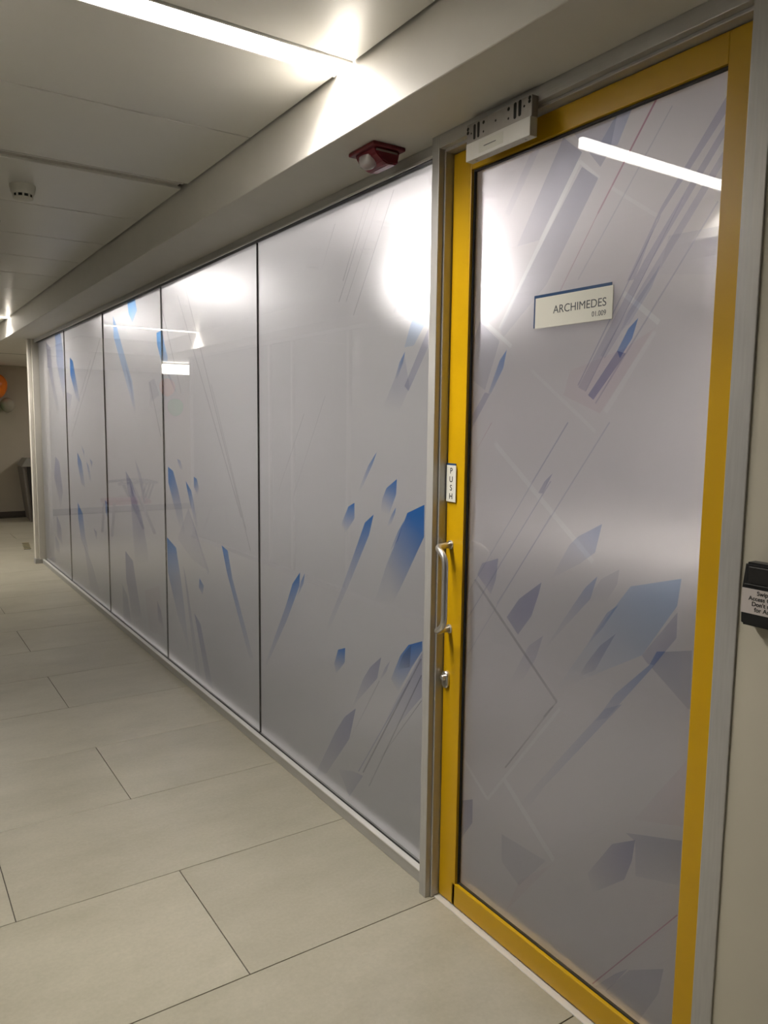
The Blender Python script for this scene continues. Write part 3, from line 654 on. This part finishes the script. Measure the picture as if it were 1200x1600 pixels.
def hole(X, Ya, Yb, r):
    y = 1.725-(X-90)/930*0.251; f = lambda Y: 2.3575-(Y-top(X))/(bot(X)-top(X))*0.0515
    za, zb = f(Ya), f(Yb); rr = r/930*0.251*1.05; bm = bmesh.new(); c = []
    for t in range(16):
        a = 2*math.pi*t/16; zz = (za-rr*0.0 if math.sin(a) >= 0 else zb)+rr*math.sin(a)
        c.append(bm.verts.new(Vector((-0.0563, y+rr*math.cos(a), min(zz, 2.357)))-parent_origin(k)))
    e = [bm.verts.new(v.co+Vector((0.0004, 0, 0))) for v in c]
    bm.faces.new(c); bm.faces.new(e[::-1]); [bm.faces.new((c[i], e[i], e[(i+1) % 16], c[(i+1) % 16])) for i in range(16)]
    bmesh.ops.recalc_face_normals(bm, faces=bm.faces)
    link('drilled_hole', bm, 'dark', pl)
for X, Ya, Yb, r in ((107, 540, 540, 17), (107, 590, 590, 17), (160, 592, 592, 9), (210, 490, 645, 17), (270, 455, 615, 17), (347, 435, 435, 16), (347, 560, 560, 10), (525, 412, 412, 11),
                     (707, 258, 258, 17), (707, 390, 390, 11), (797, 200, 370, 19), (862, 165, 335, 19), (920, 228, 228, 11), (990, 112, 112, 17), (988, 162, 162, 16)):
    hole(X, Ya, Yb, r)

# ---------------------------------------------------------------- card reader on the wall
k = empty('card_reader', (-0.03, 0.795, 1.22)); tag(k, 'black card reader with printed paper label on the cream wall', 'card reader')
prism('reader_body', [(0.839, 1.160), (0.842, 1.225), (0.836, 1.284), (0.752, 1.284), (0.746, 1.225), (0.749, 1.160)], 'x', -0.062, -0.030, 'black', k, 0.004)
box('reader_window', -0.0632, -0.0615, 0.762, 0.828, 1.243, 1.276, 'kiosk_dark', k, 0.001)
box('ridge', -0.0645, -0.062, 0.755, 0.834, 1.240, 1.242, 'black', k, 0.0005)
box('paper_label', -0.0632, -0.0622, 0.748, 0.8385, 1.185, 1.2335, 'sticker', k)
for i, tx in enumerate(('Swipe', 'Access Card', "Don't use", 'for Aut')):
    lettering('lettering', tx, -0.0633, 0.7935, 1.2225-0.0108*i, 0.0118, 'letter_black', k, 'CENTER', 1.0, 0.0002)

# ---------------------------------------------------------------- fire alarm beacon under the soffit
k = empty('fire_alarm_beacon', (-0.11, 2.095, Z_SOF)); tag(k, 'dark red fire alarm beacon with clear lens under the white soffit', 'fire alarm')
box('mounting_flange', -0.170, -0.052, 2.022, 2.170, Z_SOF-0.012, Z_SOF, 'red', k, 0.005, 3)
prism('alarm_body', [(-0.158, Z_SOF-0.010), (-0.064, Z_SOF-0.010), (-0.072, Z_SOF-0.050), (-0.105, Z_SOF-0.054), (-0.128, Z_SOF-0.046), (-0.150, Z_SOF-0.028)], 'y', 2.036, 2.150, 'red', k, 0.004)
box('sounder_slot', -0.152, -0.075, 2.0335, 2.037, Z_SOF-0.022, Z_SOF-0.017, 'steel_dull', k)
bm = lathe_bm([(0.030, 0.0), (0.030, 0.014), (0.026, 0.026), (0.014, 0.034), (0, 0.036)], 24); bm.transform(Matrix.Rotation(math.pi, 4, 'X') @ Matrix.Diagonal((0.85, 1.25, 1.0, 1)))
ln = link('lens', bm, 'lens', k, True, Vector((-0.136, 2.105, Z_SOF-0.022))-parent_origin(k)); tag(ln, 'clear plastic lens')
bm = lathe_bm([(0, 0), (0.016, 0), (0.019, -0.010), (0.008, -0.016), (0, -0.016)], 20)
link('reflector', bm, 'steel', ln, True)

# ---------------------------------------------------------------- smoke detectors
def detector(x, y, r, label, h=1.0):
    k = empty('smoke_detector', (x, y, Z_CEIL)); tag(k, label, 'smoke detector')
    bm = lathe_bm([(r, 0), (r, -0.012*h), (r*0.96, -0.018*h), (r*0.93, -0.03*h), (r*0.82, -0.04*h), (0, -0.04*h)], 40); link('base', bm, 'pale', k, True)
    bm = lathe_bm([(r*0.74, -0.0385*h), (r*0.72, -0.052*h), (r*0.70, -0.053*h), (0, -0.053*h)], 40); link('sensor_chamber', bm, 'dark', k)
    bm = lathe_bm([(r*0.78, -0.052*h), (r*0.76, -0.057*h), (r*0.4, -0.061*h), (0, -0.062*h)], 40); link('cap', bm, 'pale', k, True)
    for i in range(10):
        a = 2*math.pi*i/10+0.2
        bm = add_box(bmesh.new(), r*0.70, r*0.79, -0.004, 0.004, -0.054*h, -0.038*h); bm.transform(Matrix.Rotation(a, 4, 'Z')); link('rib', bm, 'pale', k)
detector(-0.858, 3.79, 0.053, 'round cream smoke detector on the ceiling beyond the narrow slot')
detector(-0.905, 4.52, 0.052, 'shallow round detector on the next ceiling panel past the taller detector', 0.5)

# ---------------------------------------------------------------- linear ceiling lamps
def lamp(y, label):
    k = empty('linear_ceiling_lamp', (-0.95, y, Z_CEIL)); tag(k, label, 'ceiling lamp', 'linear ceiling lamps of the corridor')
    box('diffuser', -1.630, -0.270, y-0.047, y+0.047, Z_CEIL+0.001, Z_CEIL+0.004, 'lamp', k)
    for s_ in (-1, 1): box('trim_strip', -1.630, -0.270, y+s_*0.0505-0.0035, y+s_*0.0505+0.0035, Z_CEIL-0.003, Z_CEIL+0.014, 'panel', k, 0.001)
    box('housing', -1.630, -0.270, y-0.041, y+0.041, Z_CEIL+0.006, Z_CEIL+0.028, 'panel', k)
    beam(k, y)
    for xe, sgn in ((-0.325, 1), (-1.577, -1)):
        def spot(nm, loc, aim, power, size, blend, rad):
            L = bpy.data.lights.new(nm, 'SPOT'); L.energy = power; L.spot_size = math.radians(size); L.spot_blend = blend; L.shadow_soft_size = rad; L.color = LAMP_COLOR
            o = bpy.data.objects.new(nm, L); COL.objects.link(o); o.parent = k
            o.location = Vector(loc)-k.location; o.rotation_euler = (Vector(aim)-Vector(loc)).to_track_quat('-Z', 'Y').to_euler()
        spot('end_downlight', (xe, y+0.01, Z_CEIL-0.012), (xe, y+0.01, 0), LAMP_END_POWER, 112, 0.12, 0.006)
def beam(k, y):
    L = bpy.data.lights.new('strip_beam', 'AREA'); L.shape = 'RECTANGLE'; L.size = 1.30; L.size_y = 0.085; L.spread = math.radians(138); L.energy = LAMP_BEAM_POWER; L.color = LAMP_COLOR
    o = bpy.data.objects.new('strip_beam', L); COL.objects.link(o); o.parent = k; o.location = (0, 0, -0.001)
lamp(lamps_y[1], 'bright linear ceiling lamp ending at the soffit above the door')
lamp(lamps_y[2], 'linear ceiling lamp at the far end of the corridor near the lobby')

# square lamps added out of view to brighten the lobby
def added_lobby_lamp(x, y, label):
    k = empty('square_ceiling_lamp', (x, y, Z_SOF)); tag(k, label, 'ceiling lamp', 'added unseen lobby lamps')
    box('diffuser', x-0.27, x+0.27, y-0.27, y+0.27, Z_SOF-0.006, Z_SOF-0.002, 'added_lobby_lamp', k)
    for a, c, d, e in ((-0.3, 0.3, -0.3, -0.27), (-0.3, 0.3, 0.27, 0.3), (-0.3, -0.27, -0.27, 0.27), (0.27, 0.3, -0.27, 0.27)):
        box('frame_strip', x+a, x+c, y+d, y+e, Z_SOF-0.012, Z_SOF, 'panel', k, 0.001)
added_lobby_lamp(-3.6, 11.7, 'added unseen square lamp brightening the lobby across from the armchair')
added_lobby_lamp(2.2, 11.5, 'added unseen square lamp brightening the lobby behind the cream end post')

# ---------------------------------------------------------------- lobby things
k = empty('lectern_stand', (0.7, 13.0, 0)); tag(k, 'dark charcoal tapered stand with sloping top against the lobby wall', 'stand')
def frustum(name, b, t, z0, z1, m, parent, zt=None):
    o = parent_origin(parent); bm = bmesh.new()
    A = [bm.verts.new(Vector((x, y, z0))-o) for x, y in b]; B = [bm.verts.new(Vector((x, y, z1 if zt is None else zt[i]))-o) for i, (x, y) in enumerate(t)]
    bm.faces.new(A); bm.faces.new(B); [bm.faces.new((A[i], A[(i+1) % 4], B[(i+1) % 4], B[i])) for i in range(4)]
    bmesh.ops.recalc_face_normals(bm, faces=bm.faces); return link(name, bm, m, parent)
frustum('body', [(0.47, 12.60), (1.0, 12.60), (1.0, 13.38), (0.52, 13.38)], [(0.385, 12.62), (1.05, 12.62), (1.05, 13.38), (0.43, 13.38)], 0.0, 0.8, 'kiosk', k, (0.86, 0.86, 0.80, 0.80))
frustum('shaded_front', [(0.505, 12.585), (1.0, 12.585), (1.0, 12.598), (0.505, 12.598)], [(0.445, 12.605), (1.04, 12.605), (1.04, 12.618), (0.445, 12.618)], 0.02, 0.84, 'kiosk_dark', k)  # near-black sheet: shade on the front put into its colour, lit side lighter
frustum('sloping_top', [(0.375, 12.60), (1.06, 12.60), (1.06, 13.39), (0.42, 13.39)], [(0.46, 12.66), (1.02, 12.66), (1.02, 13.36), (0.50, 13.36)], 0.84, 0.95, 'kiosk_top', k, (0.965, 0.965, 0.95, 0.95))

k = empty('floor_marking', (0.08, 10.1, 0)); tag(k, 'small black and yellow hazard tape marking on the lobby floor', 'floor marking')
for i in range(5):
    x, y = -0.03+0.012*i, 9.93+0.115*i
    prism('tape_stripe', [(x, y), (x+0.075, y-0.012), (x+0.095, y+0.045), (x+0.02, y+0.06)], 'z', 0.0002, 0.0012, 'tape_dark', k)
    prism('tape_stripe', [(x+0.02, y+0.06), (x+0.095, y+0.045), (x+0.088, y+0.105), (x+0.013, y+0.115)], 'z', 0.0002, 0.0010, 'tape_yellow', k)

def balloon(x, y, z, r, m, label, group):
    k = empty('balloon', (x, y, z)); tag(k, label, 'balloon', group)
    prof = [(0, r)]
    for i in range(1, 16):
        a = math.pi*i/16; prof.append((r*math.sin(a)*(1-0.10*(i/16)**2), r*math.cos(a)*(1.0 if i < 8 else 1.18)))
    prof.append((0, -r*1.2)); link('skin', lathe_bm(prof, 32), m, k, True)
    link('knot', lathe_bm([(0.004, -r*1.17), (0.006, -r*1.21), (0.014, -r*1.26), (0, -r*1.25)], 14), m, k, True)
    link('string', tube_bm([Vector((0, 0, -r*1.24)), Vector((0.0, (Y_END-y)*0.5, -r*1.35)), Vector((0, Y_END-y-0.002, -r*1.3))], 0.002, 6), 'string', k)
G = 'party balloons on the lobby wall'
balloon(0.13, 13.20, 2.065, 0.185, 'orange', 'orange balloon on the lobby wall above the pale balloon', G)
balloon(0.31, 13.28, 1.775, 0.105, 'clear_latex', 'pale translucent balloon on the lobby wall beneath the orange balloon', G)
balloon(0.07, 13.24, 1.70, 0.13, 'green', 'green balloon on the lobby wall beside the pale balloon', G)
balloon(-2.76, 13.25, 2.14, 0.14, 'orange', 'orange balloon reflected in the second glass panel', G)
balloon(-2.88, 13.20, 1.80, 0.14, 'green', 'green balloon reflected in the second glass panel', G)
balloon(-2.58, 13.28, 1.86, 0.12, 'clear_latex', 'pale balloon reflected in the third glass panel', G)

k = empty('light_box', (-2.2, 11.0, 2.22)); tag(k, 'lit white box under the lobby ceiling, reflected in the glass panels', 'light box')
box('lit_face', -2.42, -1.98, 10.99, 11.05, 2.225, 2.355, 'sign_lit', k, 0.003)
box('housing', -2.43, -1.97, 11.05, 11.09, 2.215, 2.365, 'white_box', k, 0.003)
for x in (-2.35, -2.05): box('hanger', x-0.01, x+0.01, 11.06, 11.08, 2.36, Z_SOF, 'steel', k)

k = empty('armchair', (-1.35, 10.75, 0)); tag(k, 'wooden armchair with red brown seat, reflected in the third glass panel', 'chair')
box('seat', -1.62, -1.06, 10.50, 11.0, 0.42, 0.475, 'seat', k, 0.012, 2)
for y in (10.49, 11.01):
    o0 = parent_origin(k)
    link('armrest', tube_bm([Vector((-1.18, y, 0.70))-o0, Vector((-1.45, y, 0.72))-o0, Vector((-1.70, y, 0.71))-o0], 0.018, 10), 'chair', k, True)
    link('leg', tube_bm([Vector((-1.36, y, 0.70))-o0, Vector((-1.50, y, 0.40))-o0, Vector((-1.655, y, 0.0))-o0], 0.020, 10), 'chair', k, True)
    link('leg', tube_bm([Vector((-1.12, y, 0.45))-o0, Vector((-1.10, y, 0.2))-o0, Vector((-1.08, y, 0.0))-o0], 0.016, 10), 'chair', k, True)
    link('spindle', tube_bm([Vector((-1.48, y, 0.71))-o0, Vector((-1.52, y, 0.45))-o0], 0.013, 8), 'chair', k, True)
for y in (10.6, 10.75, 10.9):
    link('back_slat', tube_bm([Vector((-1.60, y, 0.45))-o0, Vector((-1.70, y, 0.72))-o0], 0.014, 8), 'chair', k, True)
link('back_rail', tube_bm([Vector((-1.70, 10.49, 0.71))-o0, Vector((-1.70, 11.01, 0.71))-o0], 0.018, 10), 'chair', k, True)
